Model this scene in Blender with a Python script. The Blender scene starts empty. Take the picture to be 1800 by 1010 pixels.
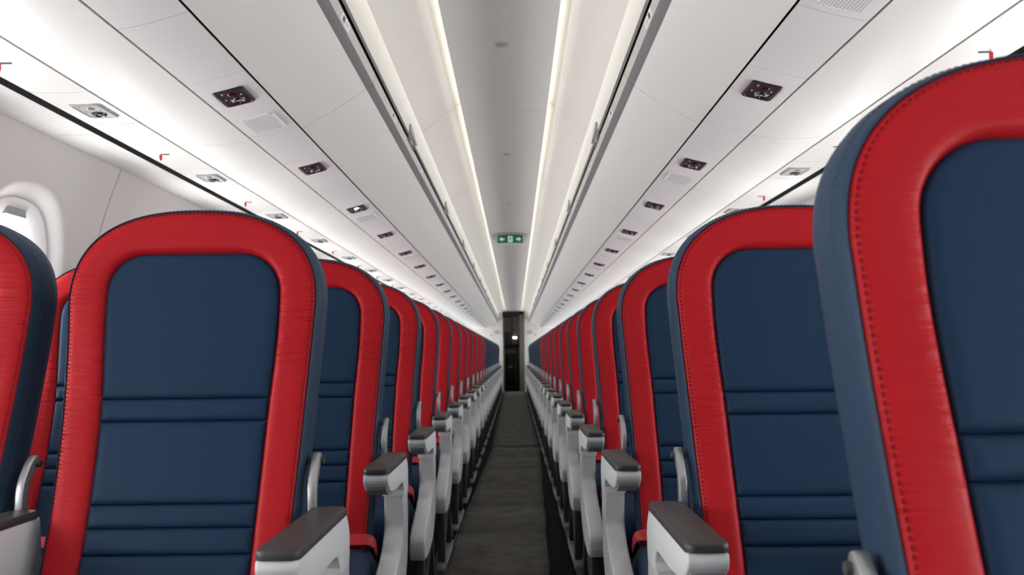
import bpy, bmesh, math, random
import numpy as np

# ------------------------------------------------------------------ camera, world, exposure
scene = bpy.context.scene
col = scene.collection
CH = 0.88            # eye height above the cabin floor
P = 0.787            # seat pitch
FPX = 1517.0         # focal length in pixels of the 1800 px wide frame
cam_d = bpy.data.cameras.new('camera')
cam = bpy.data.objects.new('camera', cam_d)
col.objects.link(cam)
cam.location = (0, 0, CH)
cam.rotation_euler = (math.pi / 2, 0.0115, 0)      # held slightly tilted
cam_d.sensor_width = 36.0
cam_d.lens = FPX / 1800 * 36.0
cam_d.shift_x = -6 / 1800
cam_d.shift_y = 117 / 1800
cam_d.clip_start = 0.02
cam_d.dof.use_dof = True
cam_d.dof.focus_distance = 1.75
cam_d.dof.aperture_fstop = 7.0
scene.camera = cam

W = bpy.data.worlds.new('sky')
scene.world = W
W.use_nodes = True
bg = W.node_tree.nodes['Background']
bg.inputs[0].default_value = (0.88, 0.94, 1.0, 1)
bg.inputs[1].default_value = 3.0
scene.view_settings.view_transform = 'Standard'
scene.view_settings.look = 'None'
scene.view_settings.gamma = 1.0
scene.view_settings.use_curve_mapping = False
scene.view_settings.exposure = 1.06
DAYLIGHT = 3.2      # watts per window
LED = 4.6            # emission strength of the cove strips

Y0, Y1 = -1.6, 20.0  # cabin from behind the camera to the far bulkhead
WIN0, NWIN = 2.32 - 4 * P, 28
YROW = lambda k: (k + 1) * P

def window_light(x, y, z, sgn):
    l = bpy.data.lights.new('daylight', 'AREA')
    l.shape = 'RECTANGLE'; l.size = 0.26; l.size_y = 0.41; l.spread = math.radians(140)
    l.energy = DAYLIGHT * (1.25 if sgn < 0 else 1.0); l.color = (1.0, 0.985, 0.955)
    o = bpy.data.objects.new('daylight', l)
    o.location = (x, y, z)
    o.rotation_euler = (math.radians(90 + 20), 0, math.pi / 2 * (-1 if sgn < 0 else 1))
    col.objects.link(o)

# ------------------------------------------------------------------ materials
def mat(name, color, rough=0.5, metal=0.0, bump=0.0, bscale=200.0, var=0.0, vscale=6.0, spec=0.5, emit=None, estr=0.0, stretch=None, coat=0.0):
    m = bpy.data.materials.new(name); m.use_nodes = True
    nt = m.node_tree; n = nt.nodes; b = n['Principled BSDF']
    b.inputs['Base Color'].default_value = (*color, 1)
    b.inputs['Roughness'].default_value = rough
    b.inputs['Metallic'].default_value = metal
    b.inputs['Specular IOR Level'].default_value = spec
    b.inputs['Coat Weight'].default_value = coat
    tc = n.new('ShaderNodeTexCoord')
    mp = n.new('ShaderNodeMapping')
    nt.links.new(tc.outputs['Object'], mp.inputs[0])
    if stretch: mp.inputs['Scale'].default_value = stretch
    if bump:
        t = n.new('ShaderNodeTexNoise'); t.inputs['Scale'].default_value = bscale; t.inputs['Detail'].default_value = 3
        nt.links.new(mp.outputs[0], t.inputs['Vector'])
        bp = n.new('ShaderNodeBump'); bp.inputs['Strength'].default_value = bump; bp.inputs['Distance'].default_value = 0.002
        nt.links.new(t.outputs['Fac'], bp.inputs['Height']); nt.links.new(bp.outputs[0], b.inputs['Normal'])
    if var:
        t = n.new('ShaderNodeTexNoise'); t.inputs['Scale'].default_value = vscale; t.inputs['Detail'].default_value = 4
        nt.links.new(mp.outputs[0], t.inputs['Vector'])
        r = n.new('ShaderNodeMapRange'); r.inputs['To Min'].default_value = 1 - var; r.inputs['To Max'].default_value = 1 + var
        nt.links.new(t.outputs['Fac'], r.inputs['Value'])
        mx = n.new('ShaderNodeMix'); mx.data_type = 'RGBA'; mx.blend_type = 'MULTIPLY'; mx.inputs['Factor'].default_value = 1
        mx.inputs['A'].default_value = (*color, 1)
        nt.links.new(r.outputs[0], mx.inputs['B']); nt.links.new(mx.outputs['Result'], b.inputs['Base Color'])
    if emit:
        b.inputs['Emission Color'].default_value = (*emit, 1); b.inputs['Emission Strength'].default_value = estr
    return m

def leather(name, color, wrinkle, rough=0.42):
    """fine grain plus long sideways creases that fade in and out"""
    m = mat(name, color, rough, spec=0.11)
    nt = m.node_tree; n = nt.nodes; b = n['Principled BSDF']
    tc = n.new('ShaderNodeTexCoord')
    g = n.new('ShaderNodeTexNoise'); g.inputs['Scale'].default_value = 420; g.inputs['Detail'].default_value = 2
    nt.links.new(tc.outputs['Object'], g.inputs['Vector'])
    mp = n.new('ShaderNodeMapping'); mp.inputs['Scale'].default_value = (8, 8, 105); mp.inputs['Rotation'].default_value = (0, 0.12, 0)
    nt.links.new(tc.outputs['Object'], mp.inputs[0])
    w = n.new('ShaderNodeTexNoise'); w.inputs['Scale'].default_value = 1.0; w.inputs['Detail'].default_value = 3; w.inputs['Distortion'].default_value = 0.4
    nt.links.new(mp.outputs[0], w.inputs['Vector'])
    k = n.new('ShaderNodeTexNoise'); k.inputs['Scale'].default_value = 5.5; k.inputs['Detail'].default_value = 1
    nt.links.new(tc.outputs['Object'], k.inputs['Vector'])
    kr = n.new('ShaderNodeMapRange'); kr.inputs['From Min'].default_value = 0.40; kr.inputs['From Max'].default_value = 0.66
    nt.links.new(k.outputs['Fac'], kr.inputs['Value'])
    sx = n.new('ShaderNodeSeparateXYZ'); nt.links.new(tc.outputs['Object'], sx.inputs[0])
    zr = n.new('ShaderNodeMapRange'); zr.inputs['From Min'].default_value = 0.72; zr.inputs['From Max'].default_value = 1.04; zr.inputs['To Min'].default_value = -1; zr.inputs['To Max'].default_value = 1; zr.clamp = False
    nt.links.new(sx.outputs['Z'], zr.inputs['Value'])
    z2 = n.new('ShaderNodeMath'); z2.operation = 'MULTIPLY'; nt.links.new(zr.outputs[0], z2.inputs[0]); nt.links.new(zr.outputs[0], z2.inputs[1])
    z3 = n.new('ShaderNodeMath'); z3.operation = 'SUBTRACT'; z3.use_clamp = True; z3.inputs[0].default_value = 1.0; nt.links.new(z2.outputs[0], z3.inputs[1])
    z4 = n.new('ShaderNodeMath'); z4.operation = 'MULTIPLY_ADD'; z4.inputs[1].default_value = 0.9; z4.inputs[2].default_value = 0.1; nt.links.new(z3.outputs[0], z4.inputs[0])
    k2 = n.new('ShaderNodeMath'); k2.operation = 'MULTIPLY'; nt.links.new(kr.outputs[0], k2.inputs[0]); nt.links.new(z4.outputs[0], k2.inputs[1])
    mu = n.new('ShaderNodeMath'); mu.operation = 'MULTIPLY'
    nt.links.new(w.outputs['Fac'], mu.inputs[0]); nt.links.new(k2.outputs[0], mu.inputs[1])
    m2 = n.new('ShaderNodeMath'); m2.operation = 'MULTIPLY'; m2.inputs[1].default_value = wrinkle
    nt.links.new(mu.outputs[0], m2.inputs[0])
    m3 = n.new('ShaderNodeMath'); m3.operation = 'MULTIPLY_ADD'; m3.inputs[1].default_value = 0.10
    nt.links.new(g.outputs['Fac'], m3.inputs[0]); nt.links.new(m2.outputs[0], m3.inputs[2])
    bp = n.new('ShaderNodeBump'); bp.inputs['Strength'].default_value = 0.7; bp.inputs['Distance'].default_value = 0.004
    nt.links.new(m3.outputs[0], bp.inputs['Height']); nt.links.new(bp.outputs[0], b.inputs['Normal'])
    return m

M = {}
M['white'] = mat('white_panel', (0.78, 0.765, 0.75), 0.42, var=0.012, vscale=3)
M['outer'] = mat('outer_white_panel', (0.67, 0.66, 0.645), 0.45, var=0.012, vscale=3)  # same white as the bins, darkened in the colour to offset strong window light
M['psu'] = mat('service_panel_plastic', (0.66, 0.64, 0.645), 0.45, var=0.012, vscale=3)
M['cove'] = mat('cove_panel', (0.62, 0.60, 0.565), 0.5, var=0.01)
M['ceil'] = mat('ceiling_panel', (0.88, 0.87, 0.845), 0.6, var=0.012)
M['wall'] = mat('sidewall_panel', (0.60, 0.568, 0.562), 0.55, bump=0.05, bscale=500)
M['winframe'] = mat('window_frame_plastic', (0.80, 0.78, 0.77), 0.4)
M['railp'] = mat('dark_grey_rail', (0.20, 0.19, 0.203), 0.5)
M['raill'] = mat('light_grey_rail', (0.42, 0.42, 0.40), 0.4)
M['black'] = mat('black_seal', (0.004, 0.004, 0.005), 0.8, spec=0.05)
M['void'] = mat('dark_cavity', (0.02, 0.02, 0.02), 0.9)
M['red'] = leather('red_leather', (0.42, 0.0120, 0.0180), 4.5, 0.42)
M['navy'] = leather('navy_leather', (0.0125, 0.034, 0.075), 0.12, 0.47)
M['navyside'] = leather('navy_side_cover', (0.022, 0.044, 0.080), 0.1, 0.5)
M['cush'] = leather('navy_seat_cover', (0.0130, 0.034, 0.075), 0.2, 0.45)
M['stitchr'] = mat('dark_red_thread', (0.12, 0.003, 0.006), 0.7, spec=0.1)
M['stitchn'] = mat('blue_thread', (0.014, 0.028, 0.055), 0.7)
M['stitchg'] = mat('grey_blue_thread', (0.02, 0.035, 0.06), 0.7)
M['arm'] = mat('light_grey_plastic', (0.63, 0.65, 0.67), 0.42, var=0.02)
M['armu'] = mat('mid_grey_plastic', (0.27, 0.28, 0.295), 0.5)
M['pad'] = mat('charcoal_pad', (0.036, 0.035, 0.036), 0.48, bump=0.15, bscale=900)
M['shroud'] = mat('grey_shroud_plastic', (0.56, 0.57, 0.585), 0.45, var=0.02)
M['metal'] = mat('brushed_metal', (0.42, 0.43, 0.44), 0.32, metal=0.75)
M['leg'] = mat('dark_leg_metal', (0.06, 0.063, 0.068), 0.5, metal=0.3)
M['foot'] = mat('grey_foot_metal', (0.22, 0.23, 0.24), 0.45, metal=0.4)
M['belt'] = mat('red_webbing', (0.50, 0.010, 0.016), 0.6, bump=0.2, bscale=900)
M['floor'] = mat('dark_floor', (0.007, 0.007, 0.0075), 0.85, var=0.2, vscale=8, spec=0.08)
M['track'] = mat('seat_track', (0.055, 0.058, 0.066), 0.5, metal=0.3)
M['unit'] = mat('charcoal_unit_plastic', (0.022, 0.021, 0.024), 0.38)
M['unitg'] = mat('pale_grey_unit_plastic', (0.34, 0.34, 0.34), 0.4)
M['lens'] = mat('dark_red_lens', (0.05, 0.003, 0.004), 0.15)
M['lensl'] = mat('lit_lens', (0.9, 0.88, 0.8), 0.3, emit=(1, 0.93, 0.86), estr=2.5)
M['lensg'] = mat('grey_lens', (0.2, 0.2, 0.2), 0.2)
M['nozzle'] = mat('black_nozzle', (0.01, 0.01, 0.011), 0.3)
M['tag'] = mat('red_tag', (0.55, 0.012, 0.015), 0.5)
M['slot'] = mat('grey_slot', (0.10, 0.09, 0.10), 0.6)
M['hole'] = mat('grille_hole', (0.16, 0.155, 0.16), 0.8)
M['grille'] = mat('grille_plate', (0.72, 0.71, 0.71), 0.45)
M['led'] = mat('led_strip', (0.9, 0.9, 0.88), 0.5, emit=(1.0, 0.955, 0.875), estr=LED)
M['pane'] = mat('window_pane', (0.95, 0.97, 1.0), 0.05)
nt = M['pane'].node_tree
gl = nt.nodes.new('ShaderNodeBsdfGlossy'); gl.inputs['Roughness'].default_value = 0.03
tr_ = nt.nodes.new('ShaderNodeBsdfTransparent'); mx_ = nt.nodes.new('ShaderNodeMixShader'); mx_.inputs[0].default_value = 0.06
nt.links.new(tr_.outputs[0], mx_.inputs[1]); nt.links.new(gl.outputs[0], mx_.inputs[2])
nt.links.new(mx_.outputs[0], nt.nodes['Material Output'].inputs['Surface'])
M['green'] = mat('exit_green', (0.004, 0.115, 0.062), 0.4, emit=(0.004, 0.15, 0.08), estr=0.12)
M['greenw'] = mat('exit_white', (0.7, 0.75, 0.72), 0.4, emit=(0.8, 0.9, 0.85), estr=0.12)
M['signw'] = mat('sign_housing', (0.66, 0.66, 0.64), 0.4)
M['label'] = mat('placard_white', (0.75, 0.75, 0.74), 0.4)
M['ink'] = mat('placard_ink', (0.05, 0.055, 0.06), 0.5)
M['orange'] = mat('sticker_orange', (0.75, 0.36, 0.05), 0.5)
M['bulk'] = mat('bulkhead_panel', (0.66, 0.65, 0.63), 0.5)
M['frontb'] = mat('front_bulkhead', (0.25, 0.25, 0.25), 0.7)
M['olive'] = mat('dark_galley_wall', (0.10, 0.096, 0.078), 0.6, var=0.2, vscale=3)
M['galley'] = mat('brown_galley_panel', (0.42, 0.32, 0.29), 0.5, var=0.25, vscale=5)
M['cart'] = mat('grey_cart_frame', (0.13, 0.13, 0.12), 0.5)
M['cartd'] = mat('black_cart_door', (0.008, 0.009, 0.012), 0.4)
M['smoke'] = mat('detector_plastic', (0.50, 0.50, 0.48), 0.5)

def carpet_mat():
    m = mat('grey_ribbed_carpet', (0.10, 0.097, 0.088), 0.95, spec=0.1)
    nt = m.node_tree; n = nt.nodes; b = n['Principled BSDF']
    tc = n.new('ShaderNodeTexCoord')
    def wave(direction, scale):
        w = n.new('ShaderNodeTexWave'); w.bands_direction = direction; w.inputs['Scale'].default_value = scale; w.inputs['Distortion'].default_value = 0.6
        nt.links.new(tc.outputs['Object'], w.inputs['Vector']); return w
    a, c = wave('X', 26), wave('Y', 22)
    mu = n.new('ShaderNodeMath'); mu.operation = 'MULTIPLY'
    nt.links.new(a.outputs['Fac'], mu.inputs[0]); nt.links.new(c.outputs['Fac'], mu.inputs[1])
    no = n.new('ShaderNodeTexNoise'); no.inputs['Scale'].default_value = 9; no.inputs['Detail'].default_value = 5
    nt.links.new(tc.outputs['Object'], no.inputs['Vector'])
    ad = n.new('ShaderNodeMath'); ad.operation = 'MULTIPLY_ADD'; ad.inputs[1].default_value = 0.35
    nt.links.new(mu.outputs[0], ad.inputs[0]); nt.links.new(no.outputs['Fac'], ad.inputs[2])
    cr = n.new('ShaderNodeValToRGB')
    cr.color_ramp.elements[0].position = 0.3; cr.color_ramp.elements[0].color = (0.058, 0.056, 0.052, 1)
    cr.color_ramp.elements[1].position = 0.95; cr.color_ramp.elements[1].color = (0.15, 0.145, 0.134, 1)
    nt.links.new(ad.outputs[0], cr.inputs[0]); nt.links.new(cr.outputs[0], b.inputs['Base Color'])
    bp = n.new('ShaderNodeBump'); bp.inputs['Strength'].default_value = 0.5; bp.inputs['Distance'].default_value = 0.003
    nt.links.new(mu.outputs[0], bp.inputs['Height']); nt.links.new(bp.outputs[0], b.inputs['Normal'])
    return m
M['carpet'] = carpet_mat()

# ------------------------------------------------------------------ helpers
def to_mesh(name, bm, m, angle=40, smooth=True):
    bmesh.ops.recalc_face_normals(bm, faces=bm.faces)
    me = bpy.data.meshes.new(name)
    bm.to_mesh(me); bm.free()
    if smooth:
        me.polygons.foreach_set('use_smooth', [True] * len(me.polygons))
        me.set_sharp_from_angle(angle=math.radians(angle))
    me.materials.append(M[m])
    return me

def link(name, me, parent=None, loc=None, rot=None, label=None, cat=None, group=None, kind=None):
    o = bpy.data.objects.new(name, me); col.objects.link(o)
    if parent: o.parent = parent
    if loc is not None: o.location = loc
    if rot is not None: o.rotation_euler = rot
    if label: o['label'] = label
    if cat: o['category'] = cat
    if group: o['group'] = group
    if kind: o['kind'] = kind
    return o

def raw(name, vs, fs, m, smooth=True, angle=40):
    bm = bmesh.new()
    V = [bm.verts.new(v) for v in vs]
    for f in fs:
        try: bm.faces.new([V[i] for i in f])
        except ValueError: pass
    return to_mesh(name, bm, m, angle, smooth)

def add_box(bm, x0, x1, y0, y1, z0, z1):
    vs = [bm.verts.new((x, y, z)) for x in (x0, x1) for y in (y0, y1) for z in (z0, z1)]
    for f in ((0,1,3,2), (4,6,7,5), (0,4,5,1), (2,3,7,6), (0,2,6,4), (1,5,7,3)):
        bm.faces.new([vs[i] for i in f])
    return vs

def box_mesh(name, x0, x1, y0, y1, z0, z1, m, bev=0.0, seg=2):
    bm = bmesh.new(); add_box(bm, x0, x1, y0, y1, z0, z1)
    if bev: bmesh.ops.bevel(bm, geom=bm.edges[:], offset=bev, segments=seg, affect='EDGES', profile=0.5)
    return to_mesh(name, bm, m)

def prism_yz(name, pts, x0, x1, m, bev=0.0, seg=2, angle=35):
    """outline in the y-z plane, given a width in x"""
    bm = bmesh.new()
    a = [bm.verts.new((x0, y, z)) for y, z in pts]
    c = [bm.verts.new((x1, y, z)) for y, z in pts]
    n = len(pts)
    fa, fc = bm.faces.new(a), bm.faces.new(c[::-1])
    for i in range(n): bm.faces.new((a[i], c[i], c[(i+1) % n], a[(i+1) % n]))
    if bev:
        bmesh.ops.recalc_face_normals(bm, faces=bm.faces)
        bmesh.ops.bevel(bm, geom=list(set(fa.edges) | set(fc.edges)), offset=bev, segments=seg, affect='EDGES', profile=0.5)
    return to_mesh(name, bm, m, angle)

def prism_xz(name, pts, y0, y1, m, bev=0.0, angle=35):
    bm = bmesh.new()
    a = [bm.verts.new((x, y0, z)) for x, z in pts]
    c = [bm.verts.new((x, y1, z)) for x, z in pts]
    n = len(pts)
    fa, fc = bm.faces.new(a), bm.faces.new(c[::-1])
    for i in range(n): bm.faces.new((a[i], c[i], c[(i+1) % n], a[(i+1) % n]))
    if bev:
        bmesh.ops.recalc_face_normals(bm, faces=bm.faces)
        bmesh.ops.bevel(bm, geom=list(set(fa.edges) | set(fc.edges)), offset=bev, segments=2, affect='EDGES', profile=0.5)
    return to_mesh(name, bm, m, angle)

def add_tube(bm, p, q, r, n=10):
    p, q = np.array(p, float), np.array(q, float)
    d = (q - p) / np.linalg.norm(q - p)
    a = np.cross(d, (0, 0, 1) if abs(d[2]) < 0.9 else (1, 0, 0)); a /= np.linalg.norm(a); c = np.cross(d, a)
    A, B = [], []
    for i in range(n):
        t = 2 * math.pi * i / n; o = r * (math.cos(t) * a + math.sin(t) * c)
        A.append(bm.verts.new(p + o)); B.append(bm.verts.new(q + o))
    for i in range(n): bm.faces.new((A[i], A[(i+1) % n], B[(i+1) % n], B[i]))
    bm.faces.new(A[::-1]); bm.faces.new(B)

def tube_mesh(name, p, q, r, m, n=10):
    bm = bmesh.new(); add_tube(bm, p, q, r, n); return to_mesh(name, bm, m)

def sheet_xz(name, pts, y0, y1, t, m, up=1, angle=30):
    """a bent panel: open polyline in x-z, thickness t on its upper side, run from y0 to y1"""
    P2 = np.array(pts, float); T = np.gradient(P2, axis=0)
    N = np.stack([-T[:, 1], T[:, 0]], 1); N /= np.linalg.norm(N, axis=1)[:, None]
    if N[len(N)//2, 1] * up < 0: N = -N
    Q = P2 + N * t
    loop = [tuple(p) for p in P2] + [tuple(p) for p in Q[::-1]]
    return prism_xz(name, loop, y0, y1, m, 0.0, angle)

def ordinal(n):
    w = ['first', 'second', 'third', 'fourth', 'fifth', 'sixth', 'seventh', 'eighth', 'ninth', 'tenth', 'eleventh', 'twelfth', 'thirteenth',
         'fourteenth', 'fifteenth', 'sixteenth', 'seventeenth', 'eighteenth', 'nineteenth']
    if n <= 19: return w[n-1]
    t = {2: 'twent', 3: 'thirt'}[n // 10]
    return t + 'ieth' if n % 10 == 0 else t + 'y-' + w[n % 10 - 1]

def smooth_curve(pts, n):
    """Catmull-Rom through the points"""
    p = np.array(pts, float); p = np.vstack([2*p[0]-p[1], p, 2*p[-1]-p[-2]]); out = []
    for i in range(1, len(p) - 2):
        for k in range(n):
            t = k / n
            out.append(0.5 * (2*p[i] + (p[i+1]-p[i-1])*t + (2*p[i-1]-5*p[i]+4*p[i+1]-p[i+2])*t*t + (3*p[i]-p[i-1]-3*p[i+1]+p[i+2])*t**3))
    out.append(p[-2]); return [tuple(o) for o in out]

# ------------------------------------------------------------------ the shell of the cabin
# cross-section, heights above the eye; (x on the left, x on the right, height)
XC = -0.034          # the cabin's centre line; the eye is a little to its right
SEC = {k: (XC - w, XC + w, z) for k, w, z in (('strip', 0.176, 1.010), ('bin_up', 0.3475, 0.918), ('rail_in', 0.3476, 0.800), ('rail_mid', 0.346, 0.780), ('rail_low', 0.3527, 0.756),
       ('rail_out', 0.3728, 0.742), ('psu_up', 0.5543, 0.632), ('psu_low', 0.6891, 0.600), ('nxt', 0.909, 0.596), ('black', 1.045, 0.597), ('top', 1.1975, 0.597))}
def S(key, sgn): 
    a = SEC[key]; return np.array([a[0] if sgn < 0 else a[1], a[2] + CH])
SIDE = {-1: 'left', 1: 'right'}

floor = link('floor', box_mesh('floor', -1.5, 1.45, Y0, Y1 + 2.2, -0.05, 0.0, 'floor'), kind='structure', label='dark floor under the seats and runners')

# dark backing above every panel, so that the gaps read as gaps and no sky leaks in
bm = bmesh.new()
add_box(bm, -1.5, 1.45, Y0, Y1, CH + 1.10, CH + 1.14)
for sgn in (-1, 1):
    x = S('top', sgn)[0]
    add_box(bm, min(x + sgn*0.01, x + sgn*0.16), max(x + sgn*0.01, x + sgn*0.16), Y0, Y1, CH + 0.603, CH + 1.12)
ceiling = link('ceiling', to_mesh('ceiling', bm, 'void'), kind='structure', label='cabin ceiling with grey centre panels and lit coves')

CEILJ = [2.05 + 1.55 * i for i in range(-3, 13)]
CEILJ = [y for y in CEILJ if y > Y0 and y < Y1 - 0.3]; CEILJ = [Y0] + CEILJ + [Y1]
xl, xr, zc = SEC['strip'][0], SEC['strip'][1], SEC['strip'][2] + CH
g = 0.0016
for a, c in zip(CEILJ[:-1], CEILJ[1:]):
    xs = np.linspace(xl, xr, 11); u = (xs - (xl + xr)/2) / ((xr - xl)/2)
    pts = [(x, zc + 0.010 * (1 - t*t)) for x, t in zip(xs, u)]
    link('ceiling_panel', sheet_xz('ceiling_panel', pts, a + g, c - g, 0.008, 'ceil'), ceiling)
    for sgn in (-1, 1):
        e = S('strip', sgn); q = S('bin_up', sgn)
        pts = smooth_curve([(q[0] + sgn*0.004, q[1] + 0.002), (q[0]*0.62 + e[0]*0.38 , q[1] + 0.060), (q[0]*0.25 + e[0]*0.75, q[1] + 0.108), (e[0] - sgn*0.020, zc + 0.058)], 6)
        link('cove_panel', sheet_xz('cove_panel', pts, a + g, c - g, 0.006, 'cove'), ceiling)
        x0, x1 = sorted((e[0] - sgn*0.036, e[0] - sgn*0.026))
        link('light_strip', box_mesh('light_strip', x0, x1, a + 0.02, c - 0.02, zc + 0.034, zc + 0.046, 'led'), ceiling)

# ------------------------------------------------------------------ side walls with windows
def wall_x(z, sgn):
    a = S('top', sgn)[0]; d = 0.120
    r = (z - CH - 0.04) / 0.557
    return a + sgn * d * (1 - r*r) if r > 0 else a + sgn * d * (1 - 0.22*r*r)

def sup(t, a, b, n=2.6):
    c, s = math.cos(t), math.sin(t)
    return a * math.copysign(abs(c) ** (2/n), c), b * math.copysign(abs(s) ** (2/n), s)

WZ = CH + 0.090
WIN_A, WIN_B = 0.245, 0.385          # half width and height of the flared reveal
def sidewall_meshes(sgn):
    N = 64; zlo, zhi = 0.02, CH + 0.604; hy = P/2 - 0.0015
    vs, fs = [], []
    def ring(pts, off):
        i0 = len(vs)
        for y, z in pts: vs.append((wall_x(z, sgn) + sgn * off, y, z))
        return i0
    T = [2*math.pi*i/N for i in range(N)]
    rect = []
    for t in T:
        c, s = math.cos(t), math.sin(t)
        k = min(hy / abs(c) if abs(c) > 1e-9 else 1e9, ((zhi - WZ) if s > 0 else (WZ - zlo)) / abs(s) if abs(s) > 1e-9 else 1e9)
        rect.append((c*k, WZ + s*k))
    for cy in (-hy, hy):               # snap the nearest samples to the corners
        for cz in (zlo, zhi):
            j = min(range(N), key=lambda i: (rect[i][0]-cy)**2 + (rect[i][1]-cz)**2); rect[j] = (cy, cz)
    rings = []
    D_ = lambda k: (WIN_A*k, WIN_B - WIN_A*(1 - k))
    outer = [(y, WZ + z) for y, z in (sup(t, WIN_A, WIN_B) for t in T)]
    for f in (0.0, 0.35, 0.7, 0.9):
        rings.append(ring([(r[0]*(1-f) + o[0]*f, r[1]*(1-f) + o[1]*f) for r, o in zip(rect, outer)], 0.0))
    for k, off in ((1.0, 0.0), (0.975, 0.002), (0.95, 0.006), (0.92, 0.012), (0.885, 0.020), (0.85, 0.027), (0.815, 0.032)):
        rings.append(ring([(y, WZ + z) for y, z in (sup(t, *D_(k)) for t in T)], off))
    for a, b_ in zip(rings[:-1], rings[1:]):
        for i in range(N): fs.append((a+i, a+(i+1) % N, b_+(i+1) % N, b_+i))
    panel = raw('sidewall_panel', vs, fs, 'wall', angle=80)
    vs2, fs2 = [], []
    prev = None
    for k, off in ((0.835, 0.036), (0.82, 0.028), (0.80, 0.028), (0.70, 0.040), (0.62, 0.050), (0.585, 0.062), (0.575, 0.12), (0.60, 0.13)):
        i0 = len(vs2)
        for t in T:
            y, z = sup(t, *D_(k)); vs2.append((wall_x(WZ + z, sgn) + sgn*off, y, WZ + z))
        if prev is not None:
            for i in range(N): fs2.append((prev+i, prev+(i+1) % N, i0+(i+1) % N, i0+i))
        prev = i0
    frame = raw('window_frame', vs2, fs2, 'winframe', angle=60)
    vs3 = []
    for off in (0.108, 0.112):
        for t in T:
            y, z = sup(t, *D_(0.58)); vs3.append((wall_x(WZ, sgn) + sgn*off, y, WZ + z))
    pane = raw('pane', vs3, [tuple(range(N)), tuple(range(2*N-1, N-1, -1))] + [(i, (i+1) % N, N+(i+1) % N, N+i) for i in range(N)], 'pane')
    x = wall_x(WZ, sgn)
    # half drawn shade with its pull tab
    pts = []
    for i in range(N):
        y, z = sup(T[i], *D_(0.575))
        if z >= D_(0.575)[1]*0.86: pts.append((y, WZ + z))
    pts.sort(key=lambda p: -p[0])
    n = len(pts)
    vs4 = [(x + sgn*0.090, y, z) for y, z in pts] + [(x + sgn*0.096, y, z) for y, z in pts]
    shade = raw('shade', vs4, [tuple(range(n)), tuple(range(2*n-1, n-1, -1))] + [(i, (i+1) % n, n+(i+1) % n, n+i) for i in range(n)], 'winframe')
    x0, x1 = sorted((x + sgn*0.0, x + sgn*0.05))
    zt_ = WZ + D_(0.70)[1]; xx = wall_x(zt_, sgn)
    x0, x1 = sorted((xx + sgn*0.034, xx + sgn*0.060))
    tab = box_mesh('shade_pull', x0, x1, -0.045, 0.045, zt_ - 0.016, zt_ + 0.014, 'armu', 0.004)
    return panel, frame, pane, shade, tab

nwin = 0
for sgn in (-1, 1):
    x = wall_x(CH, sgn)
    bm = bmesh.new()        # baseboard duct cover
    x0, x1 = sorted((x - sgn*0.045, x + sgn*0.02))
    add_box(bm, x0, x1, Y0, Y1, 0.0, 0.16)
    wall = link('wall_' + SIDE[sgn], to_mesh('wall', bm, 'wall'), kind='structure', label=SIDE[sgn] + ' cabin side wall of pale window panels')
    pm, fm, pn, sh, tb = sidewall_meshes(sgn)
    zz = np.linspace(0.0, CH + 0.60, 30)
    js_ = raw('joint_strip', [(wall_x(z, sgn) + sgn*0.002, y_, z) for z in zz for y_ in (-0.03, 0.03)] + [(wall_x(z, sgn) + sgn*0.006, y_, z) for z in zz for y_ in (-0.03, 0.03)],
              [(2*i, 2*i+1, 2*i+3, 2*i+2) for i in range(29)] + [(60 + 2*i, 60 + 2*i+2, 60 + 2*i+3, 60 + 2*i+1) for i in range(29)], 'wall')
    x0, x1 = sorted((x, x + sgn*0.05)); link('blank_sidewall', sheet_xz('blank_sidewall', [(wall_x(z, sgn), z) for z in np.linspace(0.02, CH + 0.604, 24)], Y0, WIN0 - P/2, 0.01, 'wall'), wall)
    for i in range(NWIN):
        y = WIN0 + i * P
        if y > Y1 - 0.3: break
        link('sidewall_panel', pm, wall, (0, y, 0)); link('joint_strip', js_, wall, (0, y + P/2, 0))
        nwin += 1
        w = link('window_%d' % nwin, fm, None, (0, y, 0), kind='structure', label='%s cabin window in %s wall' % (ordinal(i + 1), SIDE[sgn]))
        link('pane', pn, w); link('shade', sh, w); link('shade_pull', tb, w)
        window_light(wall_x(WZ, sgn) + sgn * 0.15, y, WZ, sgn)

# trim between the service strip and the side wall
ntrim = 0
for sgn in (-1, 1):
    a, c = S('black', sgn), S('top', sgn)
    ntrim += 1
    p0 = a + (sgn*0.030, 0.0); 
    x0, x1 = sorted((a[0] + sgn*0.0005, a[0] + sgn*0.0285))
    t = link('trim_%d' % ntrim, box_mesh('seal', x0, x1, Y0, Y1, a[1] + 0.0006, a[1] + 0.010, 'black'), kind='structure', label='black seal gap along the %s outer ceiling edge' % SIDE[sgn])
    ntrim += 1
    pts = [(p0[0], p0[1] + 0.004), (p0[0] + sgn*0.0015, p0[1] + 0.001), (p0[0]*0.55 + c[0]*0.45, p0[1] - 0.001), (p0[0]*0.5 + c[0]*0.5, p0[1] + 0.002), (c[0] - sgn*0.008, c[1] - 0.001), (c[0] - sgn*0.0015, c[1] - 0.003), (c[0] + sgn*0.001, c[1] + 0.004), (c[0] + sgn*0.003, c[1] + 0.012)]
    tr = link('trim_%d' % ntrim, None, kind='structure', label='white cornice strip above the %s windows' % SIDE[sgn])
    js = [2.30 + 1.574*i for i in range(-2, 12)]; js = [Y0] + [y for y in js if Y0 < y < Y1 - 0.2] + [Y1]
    for y0, y1 in zip(js[:-1], js[1:]):
        link('cornice_panel', sheet_xz('cornice_panel', pts, y0 + 0.001, y1 - 0.001, 0.005, 'outer'), tr)

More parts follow.
